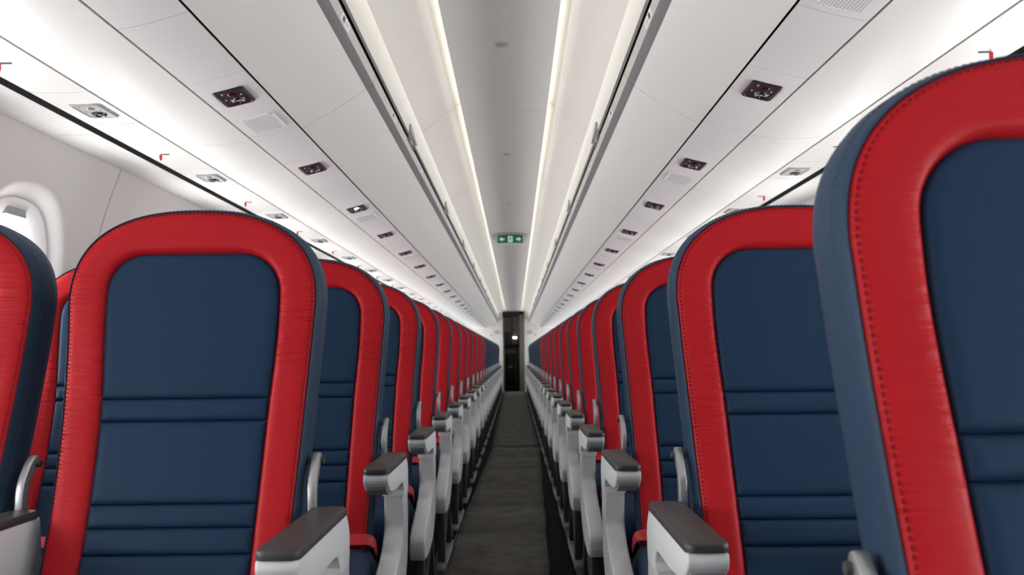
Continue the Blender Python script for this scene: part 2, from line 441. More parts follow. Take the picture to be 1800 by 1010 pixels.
# ------------------------------------------------------------------ service strips under the bins
def between(p, q, f): return p + (q - p) * f
UNITY = [2.033 + P * i for i in range(-5, 23)]
def panel_flat(name, p, q, y0, y1, m, bulge=0.0):
    pts = []
    for f in np.linspace(0, 1, 7):
        r = between(p, q, f); pts.append((r[0], r[1] - bulge * 4 * f * (1 - f)))
    return sheet_xz(name, pts, y0, y1, 0.006, m)

for sgn in (-1, 1):
    pu, pl, nx, bk = S('psu_up', sgn), S('psu_low', sgn), S('nxt', sgn), S('black', sgn)
    d = np.array([sgn * 0.0035, 0.0])
    ntrim += 1
    rail = link('trim_%d' % ntrim, None, kind='structure', label='%s service strip of grey panels under the overhead bins' % SIDE[sgn])
    ntrim += 1
    outb = link('trim_%d' % ntrim, None, kind='structure', label='%s outer ceiling strip of white panels' % SIDE[sgn])
    cache = {}
    def put(name, key, p, q, y0, y1, m, parent, bulge=0.0):
        L = round(y1 - y0, 4); k = (key, L)
        if k not in cache: cache[k] = panel_flat(name, p, q, 0.0012, L - 0.0012, m, bulge)
        return link(name, cache[k], parent, (0, y0, 0))
    # aisle-side strip: unit panel, blank panel, per row
    for i, yu in enumerate(UNITY):
        if yu > Y1 - 0.6: break
        if yu < Y0 + 0.2: continue
        put('service_panel', 'u', pu + d, pl - d, yu - 0.13, yu + 0.33, 'psu', rail, 0.003)
        put('blank_panel', 'b', pu + d, pl - d, yu + 0.33, yu - 0.13 + P, 'psu', rail, 0.003)
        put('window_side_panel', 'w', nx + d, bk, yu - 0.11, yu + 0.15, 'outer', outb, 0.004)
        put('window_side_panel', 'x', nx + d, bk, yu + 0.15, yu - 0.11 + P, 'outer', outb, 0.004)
    ys = [2.39 + 1.574*i for i in range(-3, 12)]; ys = [Y0] + [y for y in ys if Y0 < y < Y1 - 0.2] + [Y1]
    for y0, y1 in zip(ys[:-1], ys[1:]):
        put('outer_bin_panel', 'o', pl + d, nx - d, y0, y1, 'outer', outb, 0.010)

# a reading light and air vent unit, lying in the x-y plane and facing down
def rrect(w, h, r, n=5):
    pts = []
    for cx, cy, a0 in ((w-r, h-r, 0), (-w+r, h-r, 90), (-w+r, -h+r, 180), (w-r, -h+r, 270)):
        for k in range(n + 1):
            a = math.radians(a0 + 90*k/n); pts.append((cx + r*math.cos(a), cy + r*math.sin(a)))
    return pts
def unit_meshes(pref, mh, ml, W_=0.037, H_=0.055):
    bm = bmesh.new(); rings = []
    for w, h, z in ((W_, H_, 0.004), (W_, H_, -0.003), (W_-0.003, H_-0.003, -0.006), (W_-0.007, H_-0.007, -0.006), (W_-0.008, H_-0.008, -0.0045)):
        rings.append([bm.verts.new((x, y, z)) for x, y in rrect(w, h, 0.009)])
    for a, c in zip(rings[:-1], rings[1:]):
        for i in range(len(a)): bm.faces.new((a[i], a[(i+1) % len(a)], c[(i+1) % len(a)], c[i]))
    bm.faces.new(rings[-1])
    housing = to_mesh(pref + 'housing', bm, mh, 30)
    def dome(name, r, d, m, cx, cy, hollow=False):
        bm = bmesh.new(); R = []
        prof = [(r, -0.001), (r*0.96, -d*0.5), (r*0.75, -d*0.9), (r*0.4, -d)] if not hollow else [(r, -0.001), (r*0.98, -d*0.7), (r*0.8, -d), (r*0.55, -d*0.8), (r*0.45, -d*0.3)]
        for rr, z in prof: R.append([bm.verts.new((cx + rr*math.cos(2*math.pi*i/16), cy + rr*math.sin(2*math.pi*i/16), z)) for i in range(16)])
        for a, c in zip(R[:-1], R[1:]):
            for i in range(16): bm.faces.new((a[i], a[(i+1) % 16], c[(i+1) % 16], c[i]))
        bm.faces.new(R[-1]); return to_mesh(name, bm, m, 60)
    lamp = dome('lamp_lens', 0.012, 0.0072, ml, 0.002, -0.024)
    noz = dome('air_nozzle', 0.017, 0.010, 'nozzle' if mh == 'unit' else 'unit', 0.004, 0.018, True)
    core = dome('nozzle_core', 0.006, 0.008, 'raill', 0.004, 0.018)
    bm = bmesh.new()
    for k in range(3):
        a = math.radians(90 + 120*k)
        add_tube(bm, (0.004 + 0.008*math.cos(a), 0.018 + 0.008*math.sin(a), -0.009), (0.004 + 0.019*math.cos(a), 0.018 + 0.019*math.sin(a), -0.006), 0.0015, 6)
    fins = to_mesh('nozzle_fins', bm, 'raill')
    bm = bmesh.new()
    for cx, cy in ((-0.018, -0.036), (0.02, -0.013), (-0.022, 0.004)):
        add_tube(bm, (cx, cy, -0.001), (cx, cy, -0.0062), 0.0024, 8)
    btn = to_mesh('call_button', bm, 'raill')
    return housing, lamp, noz, core, fins, btn
UM = unit_meshes('dark_', 'unit', 'lens'); UG = unit_meshes('pale_', 'unitg', 'lensg')
lit_lens = UM[1].copy(); lit_lens.materials[0] = M['lensl']
def put_unit(meshes, x, y, z, roll, name, label, group, lit=False):
    o = link(name, meshes[0], None, (x, y, z), (0, roll, 0), label, 'reading light', group)
    link('lamp_lens', lit_lens if lit else meshes[1], o)
    nz = link('air_nozzle', meshes[2], o); link('nozzle_core', meshes[3], nz); link('nozzle_fins', meshes[4], nz, kind='stuff')
    link('call_buttons', meshes[5], o, kind='stuff')

# perforated loudspeaker plate
bm = bmesh.new(); add_box(bm, -0.045, 0.045, -0.070, 0.070, -0.003, 0.003)
bmesh.ops.bevel(bm, geom=[e for e in bm.edges if abs(e.verts[0].co.z - e.verts[1].co.z) > 0.004], offset=0.012, segments=4, affect='EDGES')
GR = to_mesh('speaker_plate', bm, 'grille')
bm = bmesh.new()
for i in range(13):
    for j in range(20):
        x, y = -0.036 + 0.006*i, -0.060 + 0.0063*j + (0.003 if i % 2 else 0)
        vs = [bm.verts.new((x + 0.0016*math.cos(k*math.pi/3), y + 0.0016*math.sin(k*math.pi/3), -0.0034)) for k in range(6)]
        bm.faces.new(vs)
GH = to_mesh('speaker_holes', bm, 'hole')
# red tag hanging from a slot
bm = bmesh.new()
pts = [(-0.0055, 0.0), (0.0055, 0.0), (0.0055, -0.014), (0.003, -0.024), (-0.003, -0.024), (-0.0055, -0.014)]
a = [bm.verts.new((x, -0.001, z)) for x, z in pts]; c = [bm.verts.new((x, 0.001, z)) for x, z in pts]
bm.faces.new(a); bm.faces.new(c[::-1])
for i in range(6): bm.faces.new((a[i], c[i], c[(i+1) % 6], a[(i+1) % 6]))
TAG = to_mesh('red_tag', bm, 'tag', smooth=False)
SLOT = {}
for sgn in (-1, 1):
    x0, x1 = sorted((0.0, -sgn*0.034)); SLOT[sgn] = box_mesh('slot', x0, x1, -0.004, 0.004, -0.001, 0.002, 'slot', 0.0008)

for sgn in (-1, 1):
    pu, pl, nx, bk = S('psu_up', sgn), S('psu_low', sgn), S('nxt', sgn), S('black', sgn)
    roll = -math.atan2(pl[1] - pu[1], pl[0] - pu[0]) if sgn > 0 else -math.atan2(pu[1] - pl[1], pu[0] - pl[0])
    rw = -math.atan2(bk[1] - nx[1], bk[0] - nx[0]) if sgn > 0 else -math.atan2(nx[1] - bk[1], nx[0] - bk[0])
    n = 0
    for i, yu in enumerate(UNITY):
        if yu > Y1 - 0.6: break
        c = between(pu, pl, 0.5); w = between(nx, bk, 0.42)
        if yu > 1.5:
            n += 1
            put_unit(UM, c[0], yu, c[1] - 0.0005, roll, 'reading_light_unit', 'dark reading light unit, %s from the camera in the %s service strip' % (ordinal(n), SIDE[sgn]),
                     'dark reading light units', lit=(sgn < 0 and n == 3))
            put_unit(UG, w[0], yu + 0.03, w[1] - 0.0012, rw, 'window_reading_light', 'pale grey reading light unit, %s from the camera in the %s outer ceiling strip' % (ordinal(n), SIDE[sgn]),
                     'pale window-side reading light units')
            t = between(nx, bk, 0.60)
            tg = link('red_tag', TAG, None, (t[0] - 0.0, yu - 0.31, t[1] - 0.0055), None,
                      'small red tag hanging from the %s outer ceiling strip, %s from the camera' % (SIDE[sgn], ordinal(n)), 'tag', 'red tags')
            tg.scale = (0.72, 0.8, 0.7); link('slot', SLOT[sgn], tg)
        odd = (i % 2 == 1) if sgn < 0 else (i % 2 == 0)
        if odd and yu > 0.2:
            s = link('speaker_grille', GR, None, (c[0], yu + 0.235, c[1] - 0.0008), (0, roll, 0),
                     'perforated pale speaker grille beyond the %s dark unit in the %s service strip' % (ordinal(max(n, 1)), SIDE[sgn]) if n else
                     'perforated pale speaker grille nearest above the camera, %s service strip' % SIDE[sgn], 'speaker', 'speaker grilles')
            link('speaker_holes', GH, s, kind='stuff')

# ------------------------------------------------------------------ overhead bins
BJ = [2.40 + 1.574 * i for i in range(-2, 12)]
for sgn in (-1, 1):
    pu, ro, rl, rm, ri, bu = (S(k, sgn) for k in ('psu_up', 'rail_out', 'rail_low', 'rail_mid', 'rail_in', 'bin_up'))
    e = np.array([sgn*0.004, 0.004]); L = 1.574; g = 0.0015
    mid = between(ro, pu, 0.5) + np.array([sgn*0.010, -0.010])
    bot = sheet_xz('bottom_panel', smooth_curve([ro, between(ro, pu, 0.22) + np.array([sgn*0.003, -0.006]), mid, pu - d*0 - np.array([sgn*0.003, -0.002])], 5), g, L - g, 0.010, 'white')
    r1 = sheet_xz('handle_rail', [ro, between(ro, rl, 0.3) + (0, -0.001), rl], g, L - g, 0.010, 'railp', up=1)
    inner = [tuple(rl), tuple(rm), (rm[0] + sgn*0.010, rm[1]), (rl[0] + sgn*0.012, rl[1] + 0.004)]
    r2 = prism_xz('placard_rail', inner, g, L - g, 'raill')
    bg_ = prism_xz('seam', [(rm[0] + sgn*0.006, rm[1] - 0.001), (ri[0] + sgn*0.006, ri[1] + 0.004), (ri[0] + sgn*0.012, ri[1] + 0.004), (rm[0] + sgn*0.012, rm[1] - 0.001)], 0, L, 'black')
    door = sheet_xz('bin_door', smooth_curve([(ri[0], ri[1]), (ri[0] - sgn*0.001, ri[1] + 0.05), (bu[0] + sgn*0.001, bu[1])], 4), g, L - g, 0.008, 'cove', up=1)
    # latch cup: a curved tongue with a dark recess
    yl = 0.80
    lp = [(yl - 0.10, ri[1] + 0.001), (yl - 0.085, ri[1] + 0.034), (yl - 0.03, ri[1] + 0.030), (yl + 0.05, ri[1] + 0.012), (yl + 0.10, ri[1] + 0.001)]
    x0, x1 = sorted((ri[0] - sgn*0.015, ri[0] + sgn*0.002))
    latch = prism_yz('latch', smooth_curve(lp, 4), x0, x1, 'armu', 0.001)
    x0, x1 = sorted((rm[0] - sgn*0.002, rm[0] + sgn*0.004))
    lrec = box_mesh('latch_recess', x0, x1, yl - 0.09, yl + 0.10, rm[1] - 0.003, ri[1] + 0.002, 'ink')
    x0, x1 = sorted((rm[0] - sgn*0.0022, rm[0] + sgn*0.003))
    lcat = box_mesh('latch_catch', x0 - 0.0008, x1 + 0.0008, yl - 0.02, yl + 0.03, rm[1] + 0.004, ri[1] - 0.006, 'raill')
    # row placard: a pale plate with two dark seat marks
    def plate(name, f0, f1, y0, y1, lift, m):
        a, c = between(rl, rm, f0), between(rl, rm, f1)
        x = sgn * -lift
        vs = [(a[0] + x, y0, a[1]), (a[0] + x, y1, a[1]), (c[0] + x, y1, c[1]), (c[0] + x, y0, c[1])]
        vs += [(v[0] + sgn*0.002, v[1], v[2]) for v in vs]
        return raw(name, vs, [(0,1,2,3), (7,6,5,4), (0,4,5,1), (1,5,6,2), (2,6,7,3), (3,7,4,0)], m, smooth=False)
    plm = plate('row_placard', 0.15, 0.85, 0, 0.085, 0.0012, 'label')
    mk1 = plate('seat_mark', 0.28, 0.72, 0.012, 0.034, 0.0018, 'ink'); mk2 = plate('seat_number', 0.30, 0.70, 0.046, 0.058, 0.0018, 'raill'); mk3 = plate('seat_number', 0.30, 0.70, 0.064, 0.074, 0.0018, 'raill')
    n = 0
    for yj in BJ:
        if yj + L > Y1 + 0.2: break
        n += 1 if yj > 0 else 0
        bn = link('overhead_bin', bot, None, (0, yj, 0), None, '%s overhead bin from the camera end in the %s row, white with grey rail' % (ordinal(n), SIDE[sgn]) if n else
                  'white overhead bin straight above the camera in the %s row' % SIDE[sgn], 'overhead bin', 'overhead bins')
        hr = link('handle_rail', r1, bn); pr = link('placard_rail', r2, bn); link('seam', bg_, bn)
        dr = link('bin_door', door, bn); lt = link('latch', latch, bn); link('latch_recess', lrec, lt); link('latch_catch', lcat, lt)
        for yy in (0.34, 1.12):
            pc = link('row_placard', plm, bn, (0, yy, 0))
            link('seat_mark', mk1, pc); link('seat_number', mk2, pc); link('seat_number', mk3, pc)
    if sgn > 0:     # two small orange and dark warning stickers on the near bin door
        for k, (yy, zz) in enumerate(((2.16, 0.03), (2.27, 0.055))):
            x0, x1 = sorted((ri[0] - sgn*0.0025, ri[0] - sgn*0.0005))
            st = link('warning_sticker', box_mesh('sticker', x0, x1, yy, yy + 0.085, ri[1] + zz - 0.011, ri[1] + zz + 0.011, 'label'), None, None, None,
                      ('lower' if k == 0 else 'upper') + ' white, orange and black warning sticker on the near right bin door', 'sticker')
            link('orange_mark', box_mesh('orange_mark', x0 - 0.0006, x1 - 0.0004, yy + 0.02, yy + 0.05, ri[1] + zz - 0.008, ri[1] + zz + 0.008, 'orange'), st)
            link('black_mark', box_mesh('black_mark', x0 - 0.0006, x1 - 0.0004, yy + 0.054, yy + 0.078, ri[1] + zz - 0.008, ri[1] + zz + 0.008, 'ink'), st)

# ------------------------------------------------------------------ ceiling fixtures and exit sign
def disc_stack(name, prof, m, n=24):
    bm = bmesh.new(); R = [[bm.verts.new((r*math.cos(2*math.pi*i/n), r*math.sin(2*math.pi*i/n), z)) for i in range(n)] for r, z in prof]
    for a, c in zip(R[:-1], R[1:]):
        for i in range(n): bm.faces.new((a[i], a[(i+1) % n], c[(i+1) % n], c[i]))
    bm.faces.new(R[-1]); return to_mesh(name, bm, m, 40)
rim = disc_stack('rim', [(0.026, 0.004), (0.026, -0.002), (0.023, -0.0045), (0.0195, -0.0045), (0.0185, -0.001)], 'signw')
core = disc_stack('core', [(0.0185, -0.001), (0.016, -0.0025), (0.004, -0.003)], 'smoke')
zc_mid = zc + 0.010
for k, (y, sc) in enumerate(((2.84, 1.0), (4.40, 0.8), (5.85, 0.7), (9.2, 0.8), (12.3, 0.8), (15.4, 0.8))):
    o = link('ceiling_fixture', rim, None, (XC, y, zc_mid), None, 'small round ceiling fixture, %s from the camera along the centre panel' % ordinal(k + 1), 'ceiling fixture', 'round ceiling fixtures')
    o.scale = (sc, sc, 1)
    link('core', core, o)

ex = bpy.data.objects.new('exit_sign', None); col.objects.link(ex)
ex.location = (-0.032, 7.26, CH + 0.967)
ex['label'] = 'green exit sign with two white arrows and a running figure, hung from the ceiling'; ex['category'] = 'sign'
hz = 0.033; top = 1.018 - 0.967
link('housing', prism_xz('housing', [(-0.105, -hz - 0.006), (0.105, -hz - 0.006), (0.152, 0.018), (0.152, 0.030), (0.105, top), (-0.105, top), (-0.152, 0.030), (-0.152, 0.018)], 0.004, 0.05, 'signw', 0.002), ex)
arc = [(x, hz + 0.006*(1 - (x/0.105)**2)) for x in np.linspace(0.105, -0.105, 13)]
link('green_face', prism_xz('green_face', [(-0.105, -hz), (0.105, -hz)] + arc, -0.002, 0.004, 'green', 0.0006), ex)
def flat_xz(name, polys, y0, y1, m):
    bm = bmesh.new()
    for pts in polys:
        a = [bm.verts.new((x, y0, z)) for x, z in pts]; c = [bm.verts.new((x, y1, z)) for x, z in pts]; n = len(pts)
        bm.faces.new(a); bm.faces.new(c[::-1])
        for i in range(n): bm.faces.new((a[i], c[i], c[(i+1) % n], a[(i+1) % n]))
    return to_mesh(name, bm, m, smooth=False)
def arrow(s, x0):
    return [[(x0 + s*x, z) for x, z in ((0.022, 0.006), (0.0, 0.006), (0.004, 0.016), (-0.004, 0.016), (-0.022, 0.0), (-0.004, -0.016), (0.004, -0.016), (0.0, -0.006), (0.022, -0.006))]]
link('arrow', flat_xz('arrow', arrow(1, -0.071), -0.0032, -0.002, 'greenw'), ex)
link('arrow', flat_xz('arrow', arrow(-1, 0.070), -0.0032, -0.002, 'greenw'), ex)
pic = link('pictogram', flat_xz('pictogram', [[(-0.019, -0.026), (0.019, -0.026), (0.019, 0.026), (-0.019, 0.026)]], -0.0032, -0.002, 'greenw'), ex)
circ = [(0.0045 + 0.0045*math.cos(t), 0.017 + 0.0045*math.sin(t)) for t in np.linspace(0, 2*math.pi, 10, endpoint=False)]
man = [circ, [(-0.006, 0.011), (0.006, 0.012), (0.005, -0.004), (-0.004, -0.004)], [(0.005, 0.010), (0.013, 0.003), (0.010, 0.001), (0.003, 0.006)],
       [(-0.005, 0.010), (-0.013, 0.006), (-0.012, 0.002), (-0.004, 0.006)], [(0.001, -0.003), (0.006, -0.003), (0.009, -0.013), (0.006, -0.022), (0.002, -0.021), (0.004, -0.013)],
       [(-0.004, -0.003), (0.001, -0.003), (-0.004, -0.012), (-0.014, -0.017), (-0.015, -0.013), (-0.007, -0.009)]]
link('running_figure', flat_xz('running_figure', man, -0.0042, -0.0032, 'green'), pic)

# ------------------------------------------------------------------ far bulkhead, doorway and galley
dx0, dx1, dz = -0.275, 0.200, CH + 0.976
bm = bmesh.new()
add_box(bm, -1.5, dx0, Y1, Y1 + 0.05, 0, CH + 1.12); add_box(bm, dx1, 1.45, Y1, Y1 + 0.05, 0, CH + 1.12); add_box(bm, dx0, dx1, Y1, Y1 + 0.05, dz, CH + 1.12)
link('wall_back', to_mesh('wall_back', bm, 'bulk'), kind='structure', label='pale bulkhead around the doorway at the far end')
link('wall_front', box_mesh('wall_front', -1.5, 1.45, Y0 - 0.05, Y0, 0, CH + 1.14, 'frontb'), kind='structure', label='grey bulkhead behind the camera')
fr = link('door_1', None, kind='structure', label='dark frame of the doorway at the end of the aisle')
link('door_jamb', box_mesh('door_jamb', dx0 - 0.012, dx0 + 0.014, Y1 - 0.02, Y1 + 0.07, 0, dz + 0.012, 'olive', 0.004), fr)
link('door_jamb', box_mesh('door_jamb', dx1 - 0.10, dx1 + 0.012, Y1 - 0.02, Y1 + 0.07, 0, dz + 0.012, 'olive', 0.004), fr)
link('door_header', box_mesh('door_header', dx0 - 0.012, dx1 + 0.012, Y1 - 0.02, Y1 + 0.07, dz - 0.06, dz + 0.012, 'cartd', 0.004), fr)
bm = bmesh.new()
add_box(bm, -1.0, 1.0, 21.9, 21.95, 0, 2.1); add_box(bm, -1.02, -0.97, Y1 + 0.05, 21.95, 0, 2.1); add_box(bm, 0.97, 1.02, Y1 + 0.05, 21.95, 0, 2.1); add_box(bm, -1.02, 1.02, Y1 + 0.05, 21.95, 2.06, 2.12)
link('wall_galley', to_mesh('wall_galley', bm, 'olive'), kind='structure', label='dark walls of the galley beyond the doorway')
gu = bpy.data.objects.new('galley_unit', None); col.objects.link(gu); gu.location = (0, 21.3, 0)
gu['label'] = 'dim brown galley unit seen through the far doorway'; gu['category'] = 'galley unit'
link('body', box_mesh('body', -0.75, 0.75, 0.16, 0.55, 0.0, 1.95, 'olive', 0.01), gu)
for x0, x1, z0, z1, m in ((-0.28, -0.09, 1.42, 1.78, 'galley'), (-0.06, 0.13, 1.35, 1.80, 'galley'), (-0.28, 0.13, 1.06, 1.12, 'cartd'), (-0.07, 0.06, 1.13, 1.32, 'galley')):
    link('locker_door', box_mesh('locker_door', x0, x1, 0.135, 0.16, z0, z1, m, 0.006), gu)
link('counter_light', box_mesh('counter_light', -0.06, 0.04, 0.115, 0.135, 1.27, 1.31, 'lensl', 0.005), gu)
gc = bpy.data.objects.new('galley_cart', None); col.objects.link(gc); gc.location = (-0.12, 21.05, 0)
gc['label'] = 'grey framed galley cart with black door beyond the doorway'; gc['category'] = 'cart'
link('frame', box_mesh('frame', -0.15, 0.15, 0.0, 0.36, 0.06, 0.99, 'cart', 0.01), gc)
dd = link('cart_door', box_mesh('cart_door', -0.115, 0.115, -0.012, 0.0, 0.12, 0.90, 'cartd', 0.006), gc)
link('latch', box_mesh('latch', -0.05, 0.05, -0.024, -0.012, 0.55, 0.59, 'raill', 0.004), dd)
for i in (-1, 1): link('wheel', tube_mesh('wheel', (0.10*i - 0.012, 0.06, 0.03), (0.10*i + 0.012, 0.06, 0.03), 0.03, 'cartd', 14), gc)
for sgn, xx in ((-1, -0.435), (1, 0.345)):
    pl_ = link('bulkhead_placard', box_mesh('bulkhead_placard', xx - 0.055, xx + 0.055, Y1 - 0.012, Y1, CH + 0.46, CH + 0.54, 'raill', 0.004), None, None, None,
               'small grey placard on the far bulkhead %s of the doorway' % SIDE[sgn], 'placard')
    link('placard_rim', box_mesh('placard_rim', xx - 0.062, xx + 0.062, Y1 - 0.008, Y1, CH + 0.453, CH + 0.547, 'signw', 0.003), pl_)
    rd = link('red_marker', disc_stack('red_marker', [(0.018, 0.0), (0.018, 0.006), (0.013, 0.010)], 'tag', 12), None, (xx + sgn*0.12, Y1, CH + 0.44), (math.pi/2, 0, 0),
              'tiny red marker on the far bulkhead %s of the doorway' % SIDE[sgn], 'marker')

# ------------------------------------------------------------------ carpet runners and seat tracks
def runner(name, c0, c1, c2, c3, y0, y1, label, z=0.004, wob=0.004, seed=1):
    rnd = random.Random(seed); n = 40; vs, fs = [], []; m = 9
    wl = [rnd.uniform(-wob, wob) for _ in range(n + 1)]; wr = [rnd.uniform(-wob, wob) for _ in range(n + 1)]
    for i in range(n + 1):
        t = i / n; y = y0 + (y1 - y0)*t
        a = c0 + (c2 - c0)*t + wl[i]; b_ = c1 + (c3 - c1)*t + wr[i]
        for j in range(m):
            s = j / (m - 1)
            vs.append((a + (b_ - a)*s, y, z + 0.0018*math.sin(7*t + 2*s + seed) * math.sin(math.pi*s) + (0.004*math.exp(-((t - 0.52 - 0.10*(1-s))/0.012)**2)*(1-s))))
    for i in range(n):
        for j in range(m - 1): fs.append((i*m + j, i*m + j + 1, (i+1)*m + j + 1, (i+1)*m + j))
    me = raw(name, vs, fs, 'carpet', angle=70)
    o = link(name, me, None, None, None, label, 'carpet')
    md = o.modifiers.new('thickness', 'SOLIDIFY'); md.thickness = 0.005; md.offset = 1
    return o
runner('carpet_runner', -0.41, 0.025, -0.222, 0.219, Y0 + 0.1, 8.10, 'grey ribbed carpet runner lying askew in the near half of the aisle', seed=3)
runner('carpet_runner', -0.235, 0.215, -0.27, 0.215, 8.13, Y1 + 0.9, 'grey ribbed carpet runner leading to the far doorway', z=0.002, seed=5)
for sgn, xs in ((-1, (-0.335, -0.36, -1.05)), (1, (0.255, 0.30, 1.0))):
    ntrim += 1
    tr = link('trim_%d' % ntrim, None, kind='structure', label='%s metal seat tracks on the floor' % SIDE[sgn])
    for x in (xs[0], xs[2]):
        link('seat_track', box_mesh('seat_track', x - 0.022, x + 0.022, Y0 + 0.05, Y1 - 0.02, 0.0, 0.012, 'track', 0.003), tr)

# ------------------------------------------------------------------ the seat
ZT = CH + 0.260                      # top of the backrest
_fit = np.polyfit([0.27, 0.18, 0.08, -0.05, -0.18, -0.30, -0.42, -0.50], [-0.030, -0.040, -0.052, -0.080, -0.122, -0.170, -0.224, -0.262], 3)
def yf(z): return float(np.polyval(_fit, z - CH))
ZB = CH - 0.475                      # bottom of the backrest
def half(z): return float(np.interp(z - CH, *HALF))
def ihalf(z): return float(np.interp(z - CH, *IHALF))
def eased(zs, hs):
    g_ = np.linspace(zs[0], zs[-1], 120); h_ = np.interp(g_, zs, hs); k_ = np.hanning(25); k_ /= k_.sum()
    return g_, np.convolve(np.pad(h_, 12, mode='edge'), k_, 'valid')
HALF = eased([-0.50, -0.26, -0.08, 0.10, 0.30], [0.196, 0.199, 0.207, 0.2180, 0.2180])
IHALF = eased([-0.50, -0.26, -0.10, 0.05, 0.30], [0.135, 0.1365, 0.1405, 0.151, 0.151])
def outer_curve(n_side=22, n_top=44):
    """left bottom, up the side, over the arched top, down: (u, z)"""
    pts = []; a = 0.165
    zs = np.linspace(ZB, ZT - a, n_side, endpoint=False)
    for z in zs: pts.append((-half(z), z))
    for t in np.linspace(math.pi, 0, n_top + 1): 
        c, s = math.cos(t), math.sin(t); n = 2.45
        pts.append((half(ZT)*math.copysign(abs(c)**(2/n), c), ZT - a + a*abs(s)**(2/n)))
    for z in zs[::-1]: pts.append((half(z), z))
    return np.array(pts)
IT = ZT - 0.077; IR = 0.068
def inner_curve(n):
    pts = []; h = ihalf(IT - 0.01)
    for z in np.linspace(ZB, IT - IR, 60, endpoint=False): pts.append((-ihalf(z), z))
    for t in np.linspace(math.pi, math.pi/2, 24, endpoint=False): pts.append((-h + IR + IR*math.cos(t), IT - IR + IR*math.sin(t)))
    for x in np.linspace(-h + IR, h - IR, 30, endpoint=False): pts.append((x, IT))
    for t in np.linspace(math.pi/2, 0, 24, endpoint=False): pts.append((h - IR + IR*math.cos(t), IT - IR + IR*math.sin(t)))
    for z in np.linspace(IT - IR, ZB, 60): pts.append((ihalf(z), z))
    return np.array(pts)
def resample(P_, fr):
    d_ = np.r_[0, np.cumsum(np.linalg.norm(np.diff(P_, axis=0), axis=1))]; d_ /= d_[-1]
    return np.stack([np.interp(fr, d_, P_[:, 0]), np.interp(fr, d_, P_[:, 1])], 1)
OC = outer_curve(); NO = len(OC)
def offset_curve(C, d_):
    T = np.gradient(C, axis=0); T /= np.linalg.norm(T, axis=1)[:, None]
    return C + np.stack([-T[:, 1], T[:, 0]], 1) * d_
fr = np.r_[0, np.cumsum(np.linalg.norm(np.diff(OC, axis=0), axis=1))]; fr /= fr[-1]
# inner curve matched to the outer one by height on the sides and by angle over the top
IC = []
_I = inner_curve(0)
def match_inner():
    out = []
    dI = np.r_[0, np.cumsum(np.linalg.norm(np.diff(_I, axis=0), axis=1))]; LI = dI[-1]
    zc_ = ZT - 0.165; side = (IT - IR*1.0 - ZB)
    for (u, z), f in zip(OC, fr):
        if z <= zc_ : s = (z - ZB) / (zc_ - ZB) * (side - 0.02)
        else: s = None
        out.append(s)
    idx = [i for i, s in enumerate(out) if s is None]; i0, i1 = idx[0], idx[-1]
    a, b_ = side - 0.02, LI - (side - 0.02)
    f0, f1 = fr[i0 - 1], fr[i1 + 1]
    S_ = []
    for i, s in enumerate(out):
        if s is None: S_.append(a + (b_ - a) * (fr[i] - f0) / (f1 - f0))
        else: S_.append(s if OC[i][0] < 0 else LI - s)
    S_ = np.array(S_)
    return np.stack([np.interp(S_, dI, _I[:, 0]), np.interp(S_, dI, _I[:, 1])], 1)
IC = match_inner()

def shell_mesh():
    vs, fs, rings = [], [], []
    for off, dy in ((-0.020, 0.006), (-0.004, 0.003), (-0.001, -0.001), (0.0002, 0.0005), (0.0018, 0.008), (0.0045, 0.022), (0.0050, 0.055), (0.002, 0.076), (-0.010, 0.090), (-0.035, 0.097)):
        C = offset_curve(OC, off); i0 = len(vs)
        for u, z in C: vs.append((u, yf(z) + dy, z))
        rings.append(i0)
    for a, c in zip(rings[:-1], rings[1:]):
        for i in range(NO): fs.append((a+i, a+(i+1) % NO, c+(i+1) % NO, c+i))
    # back and front fill, row by row across
    for r in (rings[0], rings[-1]):
        for i in range(NO//2 - 1): fs.append((r+i, r+i+1, r+NO-2-i, r+NO-1-i))
    return raw('backrest', vs, fs, 'navyside', angle=50)

def border_mesh(m='red'):
    vs, fs = [], []; K = 10
    for j in range(K + 1):
        f = j / K; lift = 0.0005 + 0.0075 * (1 - abs(2*f - 1)**4)
        if j == 0: lift = -0.004
        if j == K: lift = -0.005
        for (ou, oz), (iu, iz) in zip(offset_curve(OC, -0.001), IC):
            u, z = ou + (iu - ou)*f, oz + (iz - oz)*f
            vs.append((u, yf(z) - lift, z))
    for j in range(K):
        for i in range(NO - 1): fs.append((j*NO + i, j*NO + i + 1, (j+1)*NO + i + 1, (j+1)*NO + i))
    return raw('border', vs, fs, m, angle=80)

GRV = [CH - 0.0695, CH - 0.1070, CH - 0.240, CH - 0.276, CH - 0.316]
def panel_mesh(z0, z1, top=False, nu=36, nz=26):
    vs, fs = [], []
    h0 = ihalf(IT)
    e = lambda d_: math.sqrt(max(0, 1 - (1 - min(1, d_ / 0.014))**2))
    ws = 0.5 - 0.5*np.cos(np.linspace(0, math.pi, nz + 1)); us = np.sin(np.linspace(-math.pi/2, math.pi/2, nu + 1))
    for w in ws:
        z = z0 + (z1 - z0)*w
        for s in us:
            hw = ihalf(z)
            if top and z > IT - IR: hw = h0 - IR + math.sqrt(max(0.0, IR*IR - (z - IT + IR)**2))
            u = s * (hw + 0.001)
            de = min((1 - abs(s)) * hw * 1.0, z - z0, z1 - z)
            if top and z > IT - IR and abs(u) > h0 - IR:
                de = min(de, IR - math.hypot(abs(u) - h0 + IR, z - IT + IR))
            lift = -0.006 + 0.0105 * e(max(0, de))
            lift += 0.002 * (1 - (u / 0.16)**2)
            vs.append((u, yf(z) - lift, z))
    W_ = nu + 1
    for i in range(nz):
        for j in range(nu): fs.append((i*W_ + j, i*W_ + j + 1, (i+1)*W_ + j + 1, (i+1)*W_ + j))
    return raw('cushion_panel', vs, fs, 'navy', angle=80)

